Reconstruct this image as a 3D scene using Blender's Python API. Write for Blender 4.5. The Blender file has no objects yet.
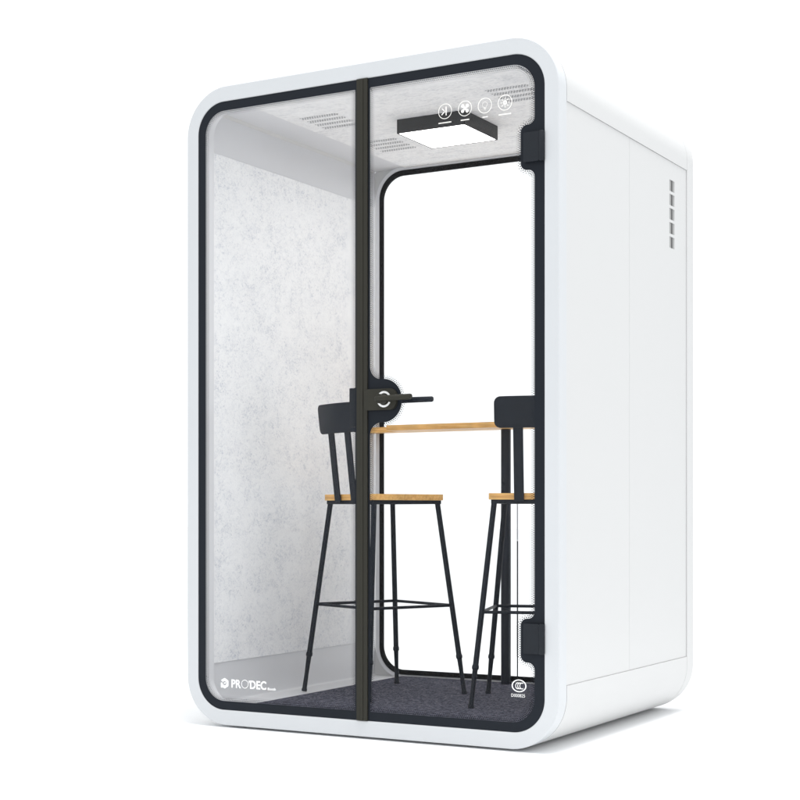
import bpy, bmesh, math, random
from mathutils import Vector, Matrix
random.seed(7)
PI = math.pi
scene = bpy.context.scene
col = scene.collection

# ------------------------------------------------------------------ materials
def new_mat(name):
    m = bpy.data.materials.new(name); m.use_nodes = True
    nt = m.node_tree
    return m, nt, nt.nodes['Principled BSDF']

def plain(name, rgb, rough=.4, metal=0., bump=0., bscale=400., spec=.5, mottle=0., mscale=6.):
    m, nt, b = new_mat(name)
    b.inputs['Base Color'].default_value = (*rgb, 1)
    b.inputs['Roughness'].default_value = rough
    b.inputs['Metallic'].default_value = metal
    b.inputs['Specular IOR Level'].default_value = spec
    tc = nt.nodes.new('ShaderNodeTexCoord')
    if mottle:
        n = nt.nodes.new('ShaderNodeTexNoise'); n.inputs['Scale'].default_value = mscale; n.inputs['Detail'].default_value = 6
        nt.links.new(tc.outputs['Object'], n.inputs['Vector'])
        r = nt.nodes.new('ShaderNodeMapRange')
        r.inputs['From Min'].default_value = .3; r.inputs['From Max'].default_value = .7
        r.inputs['To Min'].default_value = 1 - mottle; r.inputs['To Max'].default_value = 1 + mottle
        nt.links.new(n.outputs['Fac'], r.inputs['Value'])
        h = nt.nodes.new('ShaderNodeHueSaturation'); h.inputs['Color'].default_value = (*rgb, 1)
        nt.links.new(r.outputs['Result'], h.inputs['Value'])
        nt.links.new(h.outputs['Color'], b.inputs['Base Color'])
        rr = nt.nodes.new('ShaderNodeMapRange')
        rr.inputs['From Min'].default_value = .3; rr.inputs['From Max'].default_value = .7
        rr.inputs['To Min'].default_value = max(rough - .08, .05); rr.inputs['To Max'].default_value = rough + .08
        nt.links.new(n.outputs['Fac'], rr.inputs['Value'])
        nt.links.new(rr.outputs['Result'], b.inputs['Roughness'])
    if bump:
        n2 = nt.nodes.new('ShaderNodeTexNoise'); n2.inputs['Scale'].default_value = bscale; n2.inputs['Detail'].default_value = 3
        nt.links.new(tc.outputs['Object'], n2.inputs['Vector'])
        bp = nt.nodes.new('ShaderNodeBump'); bp.inputs['Strength'].default_value = bump; bp.inputs['Distance'].default_value = .001
        nt.links.new(n2.outputs['Fac'], bp.inputs['Height'])
        nt.links.new(bp.outputs['Normal'], b.inputs['Normal'])
    return m

def ramp(nt, stops):
    r = nt.nodes.new('ShaderNodeValToRGB')
    el = r.color_ramp.elements
    while len(el) < len(stops): el.new(.5)
    for e, (p, c) in zip(el, stops):
        e.position = p; e.color = (*c, 1)
    return r

def felt(name, stretch, hi, mid, lo):
    """pressed polyester felt: pale fibres with bluish blotches"""
    m, nt, b = new_mat(name)
    tc = nt.nodes.new('ShaderNodeTexCoord'); mp = nt.nodes.new('ShaderNodeMapping')
    mp.inputs['Scale'].default_value = stretch
    nt.links.new(tc.outputs['Object'], mp.inputs['Vector'])
    big = nt.nodes.new('ShaderNodeTexNoise'); big.inputs['Scale'].default_value = 11; big.inputs['Detail'].default_value = 9; big.inputs['Roughness'].default_value = .72; big.inputs['Distortion'].default_value = .5
    fib = nt.nodes.new('ShaderNodeTexNoise'); fib.inputs['Scale'].default_value = 85; fib.inputs['Detail'].default_value = 7; fib.inputs['Roughness'].default_value = .72; fib.inputs['Distortion'].default_value = 1.3
    for n in (big, fib): nt.links.new(mp.outputs['Vector'], n.inputs['Vector'])
    mx = nt.nodes.new('ShaderNodeMix'); mx.inputs['Factor'].default_value = .68
    nt.links.new(big.outputs['Fac'], mx.inputs['A']); nt.links.new(fib.outputs['Fac'], mx.inputs['B'])
    r = ramp(nt, [(.36, lo), (.49, mid), (.60, hi)])
    nt.links.new(mx.outputs['Result'], r.inputs['Fac'])
    nt.links.new(r.outputs['Color'], b.inputs['Base Color'])
    b.inputs['Roughness'].default_value = .95; b.inputs['Specular IOR Level'].default_value = .1
    bp = nt.nodes.new('ShaderNodeBump'); bp.inputs['Strength'].default_value = .35; bp.inputs['Distance'].default_value = .003
    nt.links.new(fib.outputs['Fac'], bp.inputs['Height']); nt.links.new(bp.outputs['Normal'], b.inputs['Normal'])
    return m

def carpet_mat():
    m, nt, b = new_mat('charcoal carpet')
    tc = nt.nodes.new('ShaderNodeTexCoord')
    n1 = nt.nodes.new('ShaderNodeTexNoise'); n1.inputs['Scale'].default_value = 55; n1.inputs['Detail'].default_value = 6; n1.inputs['Roughness'].default_value = .8
    n2 = nt.nodes.new('ShaderNodeTexNoise'); n2.inputs['Scale'].default_value = 110; n2.inputs['Detail'].default_value = 6; n2.inputs['Roughness'].default_value = .8
    for n in (n1, n2): nt.links.new(tc.outputs['Object'], n.inputs['Vector'])
    mx = nt.nodes.new('ShaderNodeMix'); mx.inputs['Factor'].default_value = .5
    nt.links.new(n1.outputs['Fac'], mx.inputs['A']); nt.links.new(n2.outputs['Fac'], mx.inputs['B'])
    r = ramp(nt, [(.40, (.024, .025, .036)), (.5, (.070, .071, .096)), (.60, (.18, .18, .225))])
    nt.links.new(mx.outputs['Result'], r.inputs['Fac']); nt.links.new(r.outputs['Color'], b.inputs['Base Color'])
    b.inputs['Roughness'].default_value = 1; b.inputs['Specular IOR Level'].default_value = .05
    bp = nt.nodes.new('ShaderNodeBump'); bp.inputs['Strength'].default_value = .7; bp.inputs['Distance'].default_value = .004
    nt.links.new(n2.outputs['Fac'], bp.inputs['Height']); nt.links.new(bp.outputs['Normal'], b.inputs['Normal'])
    return m

def wood_mat(name):
    m, nt, b = new_mat(name)
    tc = nt.nodes.new('ShaderNodeTexCoord'); mp = nt.nodes.new('ShaderNodeMapping')
    mp.inputs['Scale'].default_value = (1.6, 26, 26)
    nt.links.new(tc.outputs['Object'], mp.inputs['Vector'])
    n = nt.nodes.new('ShaderNodeTexNoise'); n.inputs['Scale'].default_value = 3.2; n.inputs['Detail'].default_value = 7; n.inputs['Roughness'].default_value = .62; n.inputs['Distortion'].default_value = .7
    nt.links.new(mp.outputs['Vector'], n.inputs['Vector'])
    r = ramp(nt, [(.30, (.56, .27, .072)), (.47, (.76, .42, .13)), (.62, (.86, .53, .19))])
    nt.links.new(n.outputs['Fac'], r.inputs['Fac'])
    # butcher-block staves
    mp2 = nt.nodes.new('ShaderNodeMapping'); mp2.inputs['Scale'].default_value = (1, 1, 1)
    nt.links.new(tc.outputs['Object'], mp2.inputs['Vector'])
    v = nt.nodes.new('ShaderNodeTexNoise'); v.inputs['Scale'].default_value = 16; v.inputs['Detail'].default_value = 1
    nt.links.new(mp2.outputs['Vector'], v.inputs['Vector'])
    h = nt.nodes.new('ShaderNodeHueSaturation')
    mr = nt.nodes.new('ShaderNodeMapRange'); mr.inputs['From Min'].default_value = .3; mr.inputs['From Max'].default_value = .7; mr.inputs['To Min'].default_value = .86; mr.inputs['To Max'].default_value = 1.12
    nt.links.new(v.outputs['Fac'], mr.inputs['Value']); nt.links.new(mr.outputs['Result'], h.inputs['Value'])
    nt.links.new(r.outputs['Color'], h.inputs['Color']); nt.links.new(h.outputs['Color'], b.inputs['Base Color'])
    b.inputs['Roughness'].default_value = .42
    return m

def glass_mat(name, refl, tint):
    m = bpy.data.materials.new(name); m.use_nodes = True
    nt = m.node_tree; nt.nodes.clear()
    out = nt.nodes.new('ShaderNodeOutputMaterial')
    tr = nt.nodes.new('ShaderNodeBsdfTransparent'); tr.inputs['Color'].default_value = (*tint, 1)
    gl = nt.nodes.new('ShaderNodeBsdfGlossy'); gl.inputs['Roughness'].default_value = .02
    fr = nt.nodes.new('ShaderNodeFresnel'); fr.inputs['IOR'].default_value = 1.45
    mu = nt.nodes.new('ShaderNodeMath'); mu.operation = 'MULTIPLY'; mu.inputs[1].default_value = refl
    nt.links.new(fr.outputs['Fac'], mu.inputs[0])
    mx = nt.nodes.new('ShaderNodeMixShader')
    nt.links.new(mu.outputs[0], mx.inputs['Fac']); nt.links.new(tr.outputs[0], mx.inputs[1]); nt.links.new(gl.outputs[0], mx.inputs[2])
    nt.links.new(mx.outputs[0], out.inputs['Surface'])
    return m

def emit_mat(name, rgb, s):
    m, nt, b = new_mat(name)
    b.inputs['Base Color'].default_value = (.85, .85, .85, 1)
    b.inputs['Emission Color'].default_value = (*rgb, 1); b.inputs['Emission Strength'].default_value = s
    b.inputs['Roughness'].default_value = .6
    return m

M = dict(
    front = plain('pale blue grey powder coat', (.575, .590, .606), .42, bump=.05, bscale=900, mottle=.012, mscale=3),
    shell = plain('white powder coat', (.590, .590, .587), .45, bump=.06, bscale=900, mottle=.012, mscale=2),
    liner = plain('light grey laminate', (.69, .695, .715), .38, mottle=.02, mscale=3),
    felt = felt('pale grey felt', (.55, 1.0, 1.15), (.95, .955, .96), (.90, .905, .915), (.60, .625, .68)),
    cfelt = felt('pale grey ceiling felt', (.5, 1.1, 1.0), (.90, .90, .90), (.83, .83, .835), (.60, .61, .635)),
    carpet = carpet_mat(),
    frit = plain('black glass band', (.0125, .0155, .021), .5, spec=.12, mottle=.06, mscale=5),
    gasket = plain('black rubber', (.006, .006, .007), .7, spec=.15),
    olive = plain('olive brown anodised metal', (.031, .030, .0235), .5, metal=.2, spec=.2, mottle=.05, mscale=20),
    steel = plain('dark slate painted steel', (.0135, .0170, .0240), .5, spec=.2, mottle=.05, mscale=9),
    plate = plain('dark slate hinge cover', (.0135, .0165, .0215), .5, bump=.06, bscale=900, spec=.2, mottle=.06, mscale=20),
    post = plain('dark slate satin tube', (.0125, .0165, .026), .35, spec=.3, mottle=.04, mscale=9),
    wood = wood_mat('golden beech wood'),
    glass = glass_mat('clear glass', .12, (.997, .998, .998)),
    decal = plain('white print', (.9, .9, .89), .6, mottle=.01),
    cream = plain('warm white print', (.92, .905, .86), .6, mottle=.01),
    lamp = plain('lamp housing black', (.042, .042, .043), .5, spec=.3, mottle=.05, mscale=20),
    diffuser = emit_mat('lamp diffuser', (1, .99, .975), 9),
    dot = plain('vent hole dark', (.29, .295, .31), .9, mottle=.1, mscale=50),
    slot = plain('vent recess grey', (.34, .34, .335), .6, mottle=.04, mscale=30),
    blade = plain('vent blade dark grey', (.10, .10, .10), .6, mottle=.05, mscale=30),
    lock = plain('satin white metal', (.85, .85, .85), .3, metal=.2, mottle=.01),
    joint = plain('dark joint seal', (.05, .052, .056), .6, mottle=.05, mscale=30),
    pale = plain('pale joint seal', (.72, .75, .79), .5, mottle=.02, mscale=30),
    ground = plain('white studio floor', (.92, .925, .93), .75, spec=.15, bump=.03, bscale=300, mottle=.006, mscale=2),
)

# ------------------------------------------------------------------ geometry helpers
def wloc(o):
    v = Vector((0, 0, 0))
    while o: v += o.location; o = o.parent
    return v

def finish(bm, name, mat, parent=None, bevel=0., seg=2, sharp=32, local=False):
    bmesh.ops.remove_doubles(bm, verts=bm.verts, dist=1e-6)
    bmesh.ops.recalc_face_normals(bm, faces=bm.faces)
    me = bpy.data.meshes.new(name); bm.to_mesh(me); bm.free()
    me.materials.append(M[mat])
    for p in me.polygons: p.use_smooth = True
    me.set_sharp_from_angle(angle=math.radians(sharp))
    o = bpy.data.objects.new(name, me); col.objects.link(o)
    if parent:
        o.parent = parent
        if not local: o.location = -wloc(parent)
    if bevel:
        b = o.modifiers.new('bevel', 'BEVEL'); b.width = bevel; b.segments = seg; b.limit_method = 'ANGLE'; b.angle_limit = math.radians(40)
        b.harden_normals = True
    return o

def thing(name, label, cat, loc=(0, 0, 0), rz=0, group=None):
    o = bpy.data.objects.new(name, None); col.objects.link(o)
    o.empty_display_size = .1
    o.location = loc; o.rotation_euler = (0, 0, rz)
    o['label'] = label; o['category'] = cat
    if group: o['group'] = group
    return o

def rpoly(pts, seg=14):
    """polygon with a fillet radius per corner: (x, z, r)"""
    out = []; n = len(pts)
    for i in range(n):
        p0, p, p1 = (Vector(pts[k % n][:2]) for k in (i - 1, i, i + 1)); r = pts[i][2]
        if r <= 0: out.append(tuple(p)); continue
        a = (p0 - p).normalized(); b = (p1 - p).normalized()
        ang = a.angle(b); t = r / math.tan(ang / 2)
        c = p + (a + b).normalized() * (r / math.sin(ang / 2))
        s = p + a * t - c; e = p + b * t - c
        a0 = math.atan2(s.y, s.x); d = math.atan2(e.y, e.x) - a0
        while d > PI: d -= 2 * PI
        while d < -PI: d += 2 * PI
        for k in range(seg + 1):
            th = a0 + d * k / seg
            out.append((c.x + r * math.cos(th), c.y + r * math.sin(th)))
    res = []
    for q in out:
        if not res or math.dist(q, res[-1]) > 1e-5: res.append(q)
    if math.dist(res[0], res[-1]) < 1e-5: res.pop()
    return res

def rrect(x0, z0, x1, z1, r, seg=18):
    rs = r if isinstance(r, (list, tuple)) else [r] * 4
    return rpoly([(x0, z0, rs[0]), (x1, z0, rs[1]), (x1, z1, rs[2]), (x0, z1, rs[3])], seg)

def add_plate(bm, outer, holes, y0, y1, axis='y'):
    """plate with holes, outline in (x,z), extruded along y (axis y) or outline in (x,y), extruded along z"""
    def P(q, t): return (q[0], t, q[1]) if axis == 'y' else ((q[0], q[1], t) if axis == 'z' else (t, q[0], q[1]))
    b2 = bmesh.new(); edges = []
    for loop in [outer] + holes:
        vs = [b2.verts.new(P(q, y0)) for q in loop]
        edges += [b2.edges.new((vs[i], vs[(i + 1) % len(vs)])) for i in range(len(vs))]
    bmesh.ops.triangle_fill(b2, use_beauty=True, use_dissolve=False, edges=edges)
    g = bmesh.ops.extrude_face_region(b2, geom=b2.faces[:])
    d = Vector(P((0, 0), y1 - y0))
    bmesh.ops.translate(b2, vec=d, verts=[v for v in g['geom'] if isinstance(v, bmesh.types.BMVert)])
    bmesh.ops.recalc_face_normals(b2, faces=b2.faces)
    me = bpy.data.meshes.new('tmp'); b2.to_mesh(me); b2.free(); bm.from_mesh(me); bpy.data.meshes.remove(me)
    return bm

def add_box(bm, x0, x1, y0, y1, z0, z1, mat=None):
    g = bmesh.ops.create_cube(bm, size=1)['verts']
    for v in g:
        v.co = Vector(((x0 + x1) / 2 + v.co.x * (x1 - x0), (y0 + y1) / 2 + v.co.y * (y1 - y0), (z0 + z1) / 2 + v.co.z * (z1 - z0)))
        if mat: v.co = mat @ v.co
    return bm

def add_lathe(bm, p0, p1, prof, seg=20):
    """surface of revolution from p0 to p1; prof = [(t, r)]"""
    p0, p1 = Vector(p0), Vector(p1); ax = (p1 - p0).normalized()
    u = ax.orthogonal().normalized(); w = ax.cross(u)
    rings = []
    for t, r in prof:
        c = p0.lerp(p1, t)
        rings.append([bm.verts.new(c + (u * math.cos(2 * PI * k / seg) + w * math.sin(2 * PI * k / seg)) * r) for k in range(seg)])
    for a, b in zip(rings, rings[1:]):
        for k in range(seg): bm.faces.new((a[k], a[(k + 1) % seg], b[(k + 1) % seg], b[k]))
    bm.faces.new(rings[0]); bm.faces.new(rings[-1])
    return bm

def tube(bm, p0, p1, r, seg=16):
    L = (Vector(p1) - Vector(p0)).length; c = min(.0015, r * .3) / L
    return add_lathe(bm, p0, p1, [(0, r - c * L), (c, r), (1 - c, r), (1, r - c * L)], seg)

def disc(bm, x, y, z, r, n=6, normal='y'):
    vs = []
    for k in range(n):
        a = 2 * PI * k / n
        vs.append(bm.verts.new((x + r * math.cos(a), y, z + r * math.sin(a)) if normal == 'y' else (x + r * math.cos(a), y + r * math.sin(a), z)))
    bm.faces.new(vs)

def text_mesh(bm, s, x, z, size, y, bold=0., sx=1.):
    cu = bpy.data.curves.new('t', 'FONT'); cu.body = s; cu.size = size; cu.offset = bold; cu.resolution_u = 4
    o = bpy.data.objects.new('t', cu); col.objects.link(o)
    dg = bpy.context.evaluated_depsgraph_get()
    me = bpy.data.meshes.new_from_object(o.evaluated_get(dg))
    xs = [v.co.x for v in me.vertices]
    for v in me.vertices:
        v.co = Vector((x + (v.co.x - min(xs)) * sx, y, z + v.co.y))
    w = (max(xs) - min(xs)) * sx
    bm.from_mesh(me); bpy.data.meshes.remove(me); bpy.data.objects.remove(o); bpy.data.curves.remove(cu)
    return w

def annulus(bm, x, z, r0, r1, y, n=40, sx=1., sz=1., a0=0., a1=2 * PI):
    full = abs(a1 - a0 - 2 * PI) < 1e-6
    k = n if full else n + 1
    A = [bm.verts.new((x + r0 * sx * math.cos(a0 + (a1 - a0) * i / n), y, z + r0 * sz * math.sin(a0 + (a1 - a0) * i / n))) for i in range(k)]
    B = [bm.verts.new((x + r1 * sx * math.cos(a0 + (a1 - a0) * i / n), y, z + r1 * sz * math.sin(a0 + (a1 - a0) * i / n))) for i in range(k)]
    for i in range(n): bm.faces.new((A[i], A[(i + 1) % k], B[(i + 1) % k], B[i]))

def poly(bm, pts, y):
    bm.faces.new([bm.verts.new((p[0], y, p[1])) for p in pts])

def fringe(bm, loop, y, rows=((.0036, .0025), (.0096, .0019), (.0154, .0011)), pitch=.0072):
    """halftone dots that fade the printed band into the clear glass, inside of loop (ccw)"""
    n = len(loop)
    area = sum(loop[i][0] * loop[(i + 1) % n][1] - loop[(i + 1) % n][0] * loop[i][1] for i in range(n))
    sgn = 1 if area > 0 else -1
    for ri, (d, r) in enumerate(rows):
        acc = pitch * .5 * (ri % 2)
        for i in range(n):
            a, b = Vector(loop[i]), Vector(loop[(i + 1) % n]); L = (b - a).length
            if L < 1e-6: continue
            t = (b - a) / L; nn = Vector((-t.y, t.x)) * sgn
            s = acc
            while s < L:
                p = a + t * s + nn * d
                disc(bm, p.x, y, p.y, r, 6)
                s += pitch
            acc = s - L

# ------------------------------------------------------------------ setting
W, H, D = .7375, 2.30, 1.30
GZ = -.008
bm = bmesh.new()
vs = [bm.verts.new((x, y, GZ)) for x, y in ((-60, -60), (60, -60), (60, 60), (-60, 60))]; bm.faces.new(vs)
g = finish(bm, 'ground', 'ground'); g['kind'] = 'structure'

# ------------------------------------------------------------------ the booth
booth = thing('office_booth', 'white soundproof booth with rounded corners, black framed glass front and pale felt walls', 'office booth', (0, D / 2, GZ))
RO = .172
prof = rrect(-W, 0, W, H, RO, 28)
hole = rrect(-.6885, .055, .6865, 2.2445, .112, 24)
finish(add_plate(bmesh.new(), prof, [hole], 0, .0635), 'front_frame', 'front', booth, .004, 3)
# inner return of the front frame, seen through the glass
finish(add_plate(bmesh.new(), rrect(-.70, .03, .70, 2.27, .10), [rrect(-.6655, .076, .6655, 2.2245, .088)], .0165, .066), 'inner_frame', 'liner', booth, .002)

def band(zcut, top):
    o = [p for p in prof if (p[1] >= zcut if top else p[1] <= zcut)]
    ip = rrect(-W + .005, .005, W - .005, H - .005, RO - .005, 28)
    i = [p for p in ip if (p[1] >= zcut if top else p[1] <= zcut)]
    key = (lambda p: math.atan2(p[1] - zcut, -p[0])) if top else (lambda p: math.atan2(zcut - p[1], -p[0]))
    s = zcut
    o = [(-W, s)] + sorted(o, key=key) + [(W, s)]
    i = [(-W + .005, s)] + sorted(i, key=key) + [(W - .005, s)]
    return o + i[::-1]
finish(add_plate(bmesh.new(), band(2.0885, True), [], .0642, 1.2205), 'top_cap', 'shell', booth)
finish(add_plate(bmesh.new(), band(.2075, False), [], .0642, 1.2205), 'bottom_cap', 'shell', booth)
for sx in (-1, 1):
    xa, xb = sorted((sx * .706, sx * .7342))
    finish(add_box(bmesh.new(), xa, xb, .0642, .6219, .2078, 2.0882), 'side_panel', 'shell', booth, .0014, 2)
    if sx < 0:
        finish(add_box(bmesh.new(), xa, xb, .6227, 1.221, .2078, 2.0882), 'side_panel', 'shell', booth, .0014, 2)
    else:
        ys, zs = (1.034, 1.089), [1.763 + .0535 * k for k in range(5)]
        holes = [[(ys[0], z), (ys[1], z), (ys[1], z + .0415), (ys[0], z + .0415)] for z in zs]
        o = finish(add_plate(bmesh.new(), [(.6227, .2078), (1.221, .2078), (1.221, 2.0882), (.6227, 2.0882)], holes, xa, xb, 'x'), 'side_panel', 'shell', booth, .0012, 1)
        for z in zs:
            v = finish(add_box(bmesh.new(), .7255, .7318, ys[0] + .0003, ys[1] - .0003, z + .0003, z + .0412), 'vent_slot', 'slot', o)
            finish(add_box(bmesh.new(), .7322, .7335, ys[0] + .023, ys[0] + .036, z + .0005, z + .0410), 'blade', 'blade', v)
# rear ring and rear wall with its window opening
win = rrect(-.6585, .069, .6585, 2.2345, .116, 24); hole_r = rrect(-.692, .052, .692, 2.252, .15, 24)
bm = add_plate(bmesh.new(), prof, [rrect(-.703, .047, .703, 2.258, .04)], 1.2225, 1.2675)
add_plate(bm, rrect(-W + .002, .002, W - .002, H - .002, RO, 28), [hole_r], 1.2685, 1.30)
finish(bm, 'rear_frame', 'shell', booth, .003, 2)
finish(add_plate(bmesh.new(), rrect(-.6785, .049, .6785, 2.2525, .134, 24), [win], 1.252, 1.2665), 'window_lip', 'liner', booth, .004, 3)
win_in = rrect(-.6405, .0895, .6405, 2.2125, .100, 24)
rw = finish(add_plate(bmesh.new(), rrect(-.6583, .0692, .6583, 2.2343, .1158, 24), [win_in], 1.2485, 1.262), 'window_gasket', 'gasket', booth, .002)
rg = finish(add_plate(bmesh.new(), rrect(-.6425, .086, .6425, 2.2175, .101, 24), [], 1.2565, 1.2605), 'rear_glass', 'glass', booth)
finish(add_box(bmesh.new(), -.0035, .0015, 1.2535, 1.2560, .088, .648), 'joint_strip', 'joint', rg)
finish(add_box(bmesh.new(), -.0035, .0015, 1.2535, 1.2560, .650, .86), 'joint_strip', 'pale', rg)
# lining of the room inside
finish(add_plate(bmesh.new(), rrect(-.6945, .056, .6945, 2.2495, [.011] * 4, 12), [rrect(-.6925, .058, .6925, 2.247, [.009] * 4, 12)], .067, 1.2675), 'inner_lining', 'liner', booth)
for sx in (-1, 1):
    xa, xb = sorted((sx * .6890, sx * .6923))
    finish(add_box(bmesh.new(), xa, xb, .074, 1.264, .2085, 2.093), 'wall_felt', 'felt', booth, .001, 1)
cf = finish(add_box(bmesh.new(), -.53, .53, .069, 1.251, 2.2435, 2.2468), 'ceiling_felt', 'cfelt', booth, .001, 1)
for cx_ in (-.388, .388):
    for y0 in (.335, .772):
        for b_ in range(4):
            bm = bmesh.new()
            for s_ in range(3):
                for k in range(15):
                    disc(bm, cx_ - .077 + k * .0108 + (.0054 if s_ % 2 else 0), y0 + b_ * .053 + s_ * .0095, 2.2430, .0039, 7, 'z')
            finish(bm, 'vent_row', 'dot', cf)
for x in (-.5, .5):
    for y in (.14, 1.16):
        bm = bmesh.new(); add_lathe(bm, (x, y, GZ), (x, y, .002), [(0, .03), (.3, .032), (.5, .022), (1, .022)], 20)
        finish(bm, 'levelling_foot', 'plate', booth)

# fixed pane on the left
pane = finish(add_plate(bmesh.new(), rrect(-.688, .0555, -.012, 2.244, [.1115, 0, 0, .1115], 24), [], .0045, .0125), 'fixed_pane', 'glass', booth)
in_l = rrect(-.6565, .087, -.0205, 2.2115, [.082, .004, .004, .082], 24)
finish(add_plate(bmesh.new(), rrect(-.688, .0555, -.012, 2.244, [.1115, 0, 0, .1115], 24), [in_l], .0022, .0042), 'black_border', 'frit', pane)
bm = bmesh.new(); fringe(bm, in_l, .0040); finish(bm, 'dot_fringe', 'frit', pane)

# emblem and lettering at the foot of the fixed pane
bm = bmesh.new(); y = .0038
cx_, cz_ = -.5725, .1505
hexo = [(cx_ + .0195 * math.sin(PI * k / 3), cz_ + .0195 * math.cos(PI * k / 3)) for k in range(6)]
hexi = [(cx_ + .0085 * math.sin(PI * k / 3), cz_ + .0085 * math.cos(PI * k / 3)) for k in range(6)]
A = [bm.verts.new((p[0], y, p[1])) for p in hexo]; B = [bm.verts.new((p[0], y, p[1])) for p in hexi]
for k in range(6):
    if k != 4: bm.faces.new((A[k], A[(k + 1) % 6], B[(k + 1) % 6], B[k]))
poly(bm, [(cx_ - .0165, cz_ - .0165), (cx_ - .0085, cz_ - .0165), (cx_ - .0085, cz_ + .002), (cx_ - .0165, cz_ + .002)], y - .0002)
poly(bm, [(cx_ - .003, cz_ - .0035), (cx_ + .0045, cz_ - .001), (cx_ + .004, cz_ + .0045), (cx_ - .003, cz_ + .002)], y - .0002)
finish(bm, 'emblem', 'decal', pane)
bm = bmesh.new(); sz = .0405; zz = .1375
x = -.5425
x += text_mesh(bm, 'PR', x, zz, sz, y, .0011, .92) + .0015
annulus(bm, x + .0155, zz + .0145, .0133, .0155, y, 40)
x += .0325
x += text_mesh(bm, "'", x, zz + .002, sz * .9, y, .0004) + .0012
x += text_mesh(bm, 'DEC', x, zz, sz, y, .0011, .92) + .006
text_mesh(bm, 'Booth', x, zz - .001, .0125, y, .0003, 1.15)
finish(bm, 'lettering', 'decal', pane)

# the door: glass, printed band with lobes round lock and hinges
door = finish(add_plate(bmesh.new(), rrect(.030, .0555, .686, 2.244, [0, .1115, .1115, 0], 24), [], .0045, .0125), 'door', 'glass', booth)
in_d = rpoly([(.037, .087, .004), (.6515, .087, .082), (.6515, .282, .0235), (.6025, .282, .0235), (.6025, .424, .0235), (.6515, .424, .0235),
              (.6515, 1.866, .0235), (.6025, 1.866, .0235), (.6025, 2.012, .0235), (.6515, 2.012, .0235), (.6515, 2.2115, .082), (.037, 2.2115, .004),
              (.037, 1.218, .044), (.162, 1.218, .0735), (.162, 1.070, .0735), (.037, 1.070, .044)], 16)
finish(add_plate(bmesh.new(), rrect(.030, .0555, .686, 2.244, [0, .1115, .1115, 0], 24), [in_d], .0022, .0042), 'black_border', 'frit', door)
bm = bmesh.new(); fringe(bm, in_d, .0040); finish(bm, 'dot_fringe', 'frit', door)
for z0, z1 in ((.312, .408), (1.889, 1.984)):
    h = finish(add_plate(bmesh.new(), rrect(.617, z0, .672, z1, .004, 4), [], -.010, .0020), 'hinge', 'plate', door, .0015, 2)
    bm = bmesh.new(); add_lathe(bm, (.680, -.006, z0 - .001), (.680, -.006, z1 + .001), [(0, .008), (.02, .009), (.98, .009), (1, .008)], 20)
    finish(bm, 'hinge_barrel', 'plate', h)
# lock and levers
lp = finish(add_plate(bmesh.new(), rrect(.0215, 1.1115, .1465, 1.1835, [.016, .026, .026, .016], 10), [], -.011, .0020), 'lock_plate', 'olive', door, .002, 3)
bm = bmesh.new()
annulus(bm, .1, 1.1475, .0205, .0275, -.0114, 30, a0=math.radians(25), a1=math.radians(145))
annulus(bm, .1, 1.1475, .0205, .0275, -.0114, 30, a0=math.radians(200), a1=math.radians(335))
annulus(bm, .0760, 1.1560, .0, .0045, -.0114, 12)
finish(bm, 'lock_ring', 'lock', lp)
bm = bmesh.new()
tube(bm, (.1, -.011, 1.1475), (.1, -.047, 1.1475), .0165, 24)
add_lathe(bm, (.088, -.044, 1.1475), (.226, -.048, 1.150), [(0, .008), (.04, .0105), (.3, .0098), (.97, .0098), (1, .0085)], 24)
finish(bm, 'handle', 'olive', door)
bm = bmesh.new()
tube(bm, (.1, .0126, 1.1475), (.1, .058, 1.1475), .0155, 24)
add_lathe(bm, (.088, .060, 1.1475), (.247, .063, 1.1475), [(0, .008), (.04, .0105), (.98, .0095), (1, .0082)], 24)
finish(bm, 'handle', 'steel', door)

# four round touch icons printed high on the door
def icon(kind, x, z, r=.0255, cap=.04):
    bm = bmesh.new(); y = .0036
    annulus(bm, x, z, r - .0021, r, y, 44)
    def stroke(p, q, w):
        p, q = Vector(p), Vector(q); n = (q - p).normalized(); n = Vector((-n.y, n.x)) * w / 2
        poly(bm, [p - n, q - n, q + n, p + n], y)
    if kind == 0:
        stroke((x + .004, z - .014), (x + .004, z + .015), .0036)
        stroke((x - .011, z + .010), (x - .001, z), .0028); stroke((x - .001, z), (x - .013, z - .011), .0036)
    elif kind == 1:
        for k in range(4):
            a = math.radians(20 + 90 * k)
            pts = [(x, z)] + [(x + math.cos(a + t) * rr, z + math.sin(a + t) * rr) for t, rr in ((-.1, .011), (.05, .0165), (.35, .018), (.7, .0165), (.9, .0125))]
            poly(bm, pts, y)
        annulus(bm, x, z, 0, .005, y - .0001, 14)
    elif kind == 2:
        annulus(bm, x, z + .003, .0085, .0095, y, 24)
        stroke((x - .004, z - .0085), (x + .004, z - .0085), .0016); stroke((x - .003, z - .0125), (x + .003, z - .0125), .0016)
    else:
        annulus(bm, x, z, .0022, .0072, y, 24)
        for k in range(8):
            a = PI / 4 * k
            stroke((x + .0105 * math.cos(a), z + .0105 * math.sin(a)), (x + .0165 * math.cos(a), z + .0165 * math.sin(a)), .0022)
    # caption: a run of tiny glyph-sized marks, too small to read
    s = x - cap / 2
    rnd = random.Random(kind)
    while s < x + cap / 2 - .002:
        w = rnd.uniform(.0022, .0042)
        poly(bm, [(s, z - .0395), (s + w, z - .0395), (s + w, z - .0355), (s, z - .0355)], y); s += w + .0007
    finish(bm, 'touch_icon', 'cream', door)
for k, (x, c) in enumerate(((.326, .049), (.400, .031), (.473, .018), (.546, .046))): icon(k, x, 2.0935, cap=c)

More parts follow.
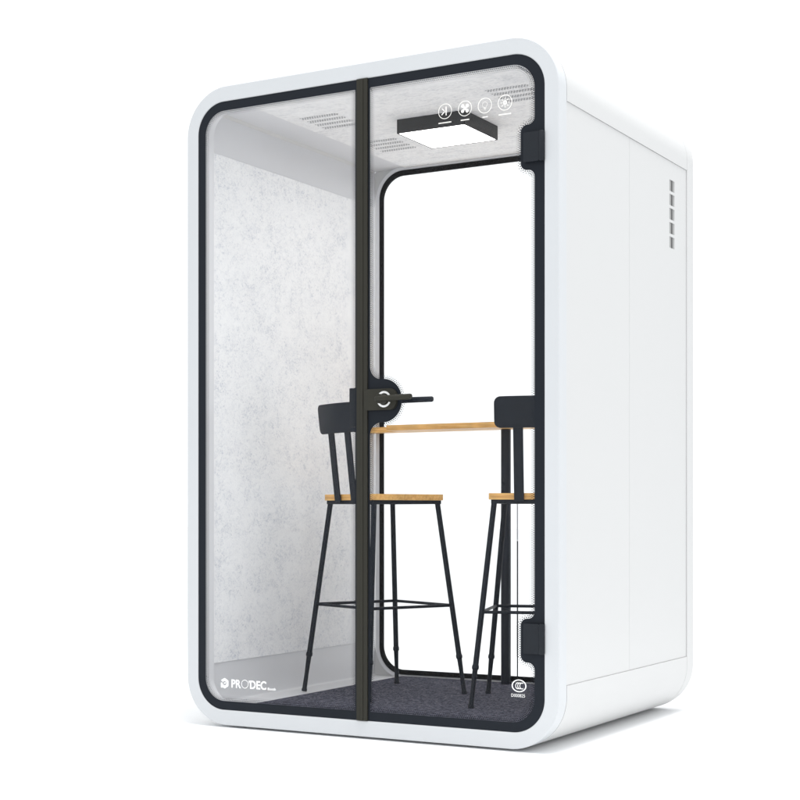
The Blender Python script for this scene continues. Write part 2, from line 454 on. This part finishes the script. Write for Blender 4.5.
# safety-glass mark near the foot of the door
bm = bmesh.new(); y = .0036; x, z = .596, .206
annulus(bm, x, z, .0222, .0262, y, 48, 1, .78)
for k, dx in enumerate((-.0075, 0, .0075)):
    annulus(bm, x + dx + .003, z, .0072, .0096, y - .0001 * k, 20, .92, 1.12, math.radians(55), math.radians(305))
finish(bm, 'safety_mark', 'decal', door)
bm = bmesh.new(); text_mesh(bm, 'D000825', .5685, .1695, .0150, y, 0, .90); finish(bm, 'lettering', 'decal', door)

# mullion between pane and door, and the lock keeper behind it
bm = bmesh.new()
add_box(bm, -.0122, .0302, -.005, .0140, .0553, 2.2442)
add_box(bm, .0035, .0145, -.0072, -.0051, .0563, 2.2432)
finish(bm, 'mullion', 'olive', booth, .0012, 2)
finish(add_plate(bmesh.new(), rrect(-.052, 1.06, -.0125, 1.192, .002, 3), [], .014, .046), 'lock_keeper', 'plate', booth, .0015)

# ------------------------------------------------------------------ carpet
finish(add_box(bmesh.new(), -.55, .55, .069, 1.2515, .0583, .0625), 'carpet', 'carpet', None, .001, 1)
c = bpy.data.objects['carpet']; c['label'] = 'charcoal flecked carpet on the floor of the booth under the bar stools'; c['category'] = 'carpet'

# ------------------------------------------------------------------ ceiling light
cl = thing('ceiling_light', 'square black rimmed light with a white panel on the booth ceiling', 'ceiling light', (-.0135, .664, 2.2430))
x0, x1, y0, y1 = -.157, .130, .526, .802
bm = add_plate(bmesh.new(), [(x0, y0), (x1, y0), (x1, y1), (x0, y1)], [[(x0 + .005, y0 + .005), (x1 - .005, y0 + .005), (x1 - .005, y1 - .005), (x0 + .005, y1 - .005)]], 2.1895, 2.2428, 'z')
finish(bm, 'housing', 'lamp', cl, .0008, 1)
finish(add_box(bmesh.new(), x0 + .0053, x1 - .0053, y0 + .0053, y1 - .0053, 2.191, 2.200), 'diffuser', 'diffuser', cl)

# ------------------------------------------------------------------ bar table along the rear window
FZ = .0626
tb = thing('bar_table', 'narrow golden wood bar table on one dark post along the rear window', 'table', (0, 1.2, FZ))
top = [(-.69 + .004, 1.245), (-.686, 1.165), (-.518, 1.165), (-.512, 1.052), (.512, 1.052), (.518, 1.165), (.686, 1.165), (.686, 1.245)]
top = rpoly([(p[0], p[1], .008) for p in top], 5)
finish(add_plate(bmesh.new(), top, [], 1.1065, 1.129, 'z'), 'table_top', 'wood', tb, .0015, 2)
bm = bmesh.new(); tube(bm, (-.026, 1.197, FZ + .0003), (-.026, 1.197, 1.1062), .0205, 28)
finish(bm, 'post', 'post', tb)

# ------------------------------------------------------------------ bar stools
def make_stool(label):
    t = thing('bar_stool', label, 'bar stool', (0, 0, 0), 0, 'bar stools inside the booth')
    S = .169; ZS = .745
    finish(add_plate(bmesh.new(), rrect(-S, -S, S, S, .012, 6), [], ZS + .0045, ZS + .0275, 'z'), 'seat', 'wood', t, .0018, 2)
    bm = bmesh.new(); q = .150; w = .010
    for s in (-1, 1):
        add_box(bm, -q - w, q + w, s * q - w, s * q + w, ZS - .010, ZS + .0042)
        add_box(bm, s * q - w * .98, s * q + w * .98, -q + w, q - w, ZS - .0098, ZS + .0040)
    finish(bm, 'seat_frame', 'steel', t)
    f0, f1 = .2245, .150
    for sx in (-1, 1):
        for sy in (-1, 1):
            bm = bmesh.new()
            add_lathe(bm, (sx * f0, sy * f0, .0002), (sx * f1, sy * f1, ZS - .008),
                      [(0, .0108), (.012, .0108), (.016, .0092), (.10, .0082), (.185, .0098), (.190, .0128), (.203, .0128), (.210, .0106), (.30, .0103), (1, .0103)], 18)
            finish(bm, 'leg', 'steel', t)
    zr = .343; fr = f0 + (f1 - f0) * zr / (ZS - .008)
    bm = bmesh.new()
    for s in (-1, 1):
        tube(bm, (-fr, s * fr, zr), (fr, s * fr, zr), .0058, 12)
        tube(bm, (s * fr, -fr, zr), (s * fr, fr, zr), .0058, 12)
    finish(bm, 'footrest', 'steel', t)
    def by(z): return -.177 - (z - .75) * .118          # the back leans
    for s in (-1, 1):
        bm = bmesh.new(); z0, z1 = .742, 1.062
        vs = []
        for z in (z0, z1):
            for dx, dy in ((-.018, -.0035), (.018, -.0035), (.018, .0035), (-.018, .0035)):
                vs.append(bm.verts.new((s * .056 + dx, by(z) + dy, z)))
        bm.faces.new(vs[0:4]); bm.faces.new(vs[4:8])
        for k in range(4): bm.faces.new((vs[k], vs[(k + 1) % 4], vs[4 + (k + 1) % 4], vs[4 + k]))
        finish(bm, 'back_post', 'steel', t, .0012, 2)
    # backrest: rounded board, gently bowed round the sitter
    nx, nz = 28, 12; hw = .143; zc, hz = 1.0625, .0565; rc = .024
    bm = bmesh.new(); G = {}
    for side, off in ((0, -.0055), (1, .0055)):
        for i in range(nx + 1):
            for j in range(nz + 1):
                u = -hw + 2 * hw * i / nx; v = -hz + 2 * hz * j / nz
                # squeeze the grid into a rounded rectangle
                ax = max(abs(u) - (hw - rc), 0); az = max(abs(v) - (hz - rc), 0)
                d = math.hypot(ax, az)
                if ax > 0 and az > 0 and d > 0:
                    k = max(ax, az) / d
                    u = math.copysign(hw - rc + ax * k, u); v = math.copysign(hz - rc + az * k, v)
                bow = .018 * (u / hw) ** 2
                G[side, i, j] = bm.verts.new((u, by(zc + v) + off - .004 + bow - .004, zc + v))
        for i in range(nx):
            for j in range(nz): bm.faces.new((G[side, i, j], G[side, i + 1, j], G[side, i + 1, j + 1], G[side, i, j + 1]))
    rim = [(i, 0) for i in range(nx)] + [(nx, j) for j in range(nz)] + [(i, nz) for i in range(nx, 0, -1)] + [(0, j) for j in range(nz, 0, -1)]
    for a, b in zip(rim, rim[1:] + rim[:1]): bm.faces.new((G[0, a[0], a[1]], G[0, b[0], b[1]], G[1, b[0], b[1]], G[1, a[0], a[1]]))
    finish(bm, 'backrest', 'steel', t, .0015, 2, sharp=50)
    return t

s1 = make_stool('dark metal bar stool with wooden seat, behind the central mullion beside the left felt wall')
def copy_thing(o):
    r = o.copy(); col.objects.link(r)
    for ch in list(o.children):
        k = ch.copy(); col.objects.link(k); k.parent = r
    return r
s2 = copy_thing(s1)
s2['label'] = 'dark metal bar stool with wooden seat, half hidden by the door hinge side'
s1.location = (-.309, .688, FZ); s1.rotation_euler.z = -math.radians(24.6)
s2.location = (.346, .714, FZ); s2.rotation_euler.z = math.radians(18.4)

# ------------------------------------------------------------------ camera
cam = bpy.data.cameras.new('camera'); co = bpy.data.objects.new('camera', cam); col.objects.link(co)
co.location = (2.72, -4.5, .765); co.rotation_euler = (PI / 2, 0, math.radians(29.67))
cam.sensor_width = 36; cam.lens = 1539.6 / 800 * 36; cam.shift_y = 112.5 / 800; cam.clip_end = 500
scene.camera = co

# ------------------------------------------------------------------ light
w = bpy.data.worlds.new('World'); scene.world = w; w.use_nodes = True
bg = w.node_tree.nodes['Background']; bg.inputs['Color'].default_value = (.965, .985, 1, 1); bg.inputs['Strength'].default_value = 1.19

def area(name, loc, target, size, power, rgb=(1, 1, 1)):
    l = bpy.data.lights.new(name, 'AREA'); l.shape = 'SQUARE'; l.size = size; l.energy = power; l.color = rgb
    o = bpy.data.objects.new(name, l); col.objects.link(o); o.location = loc
    o.rotation_euler = (Vector(target) - Vector(loc)).to_track_quat('-Z', 'Y').to_euler()
    return o
a_ = area('overhead_softbox', (1.3, -.2, 7), (.5, .3, 0), 3.5, 82); a_.data.spread = math.radians(75)

scene.view_settings.view_transform = 'Standard'; scene.view_settings.look = 'None'
scene.view_settings.exposure = 0; scene.view_settings.gamma = 1
scene.render.engine = 'CYCLES'
scene.cycles.use_denoising = True
scene.cycles.transparent_max_bounces = 24
scene.cycles.max_bounces = 12; scene.cycles.diffuse_bounces = 6
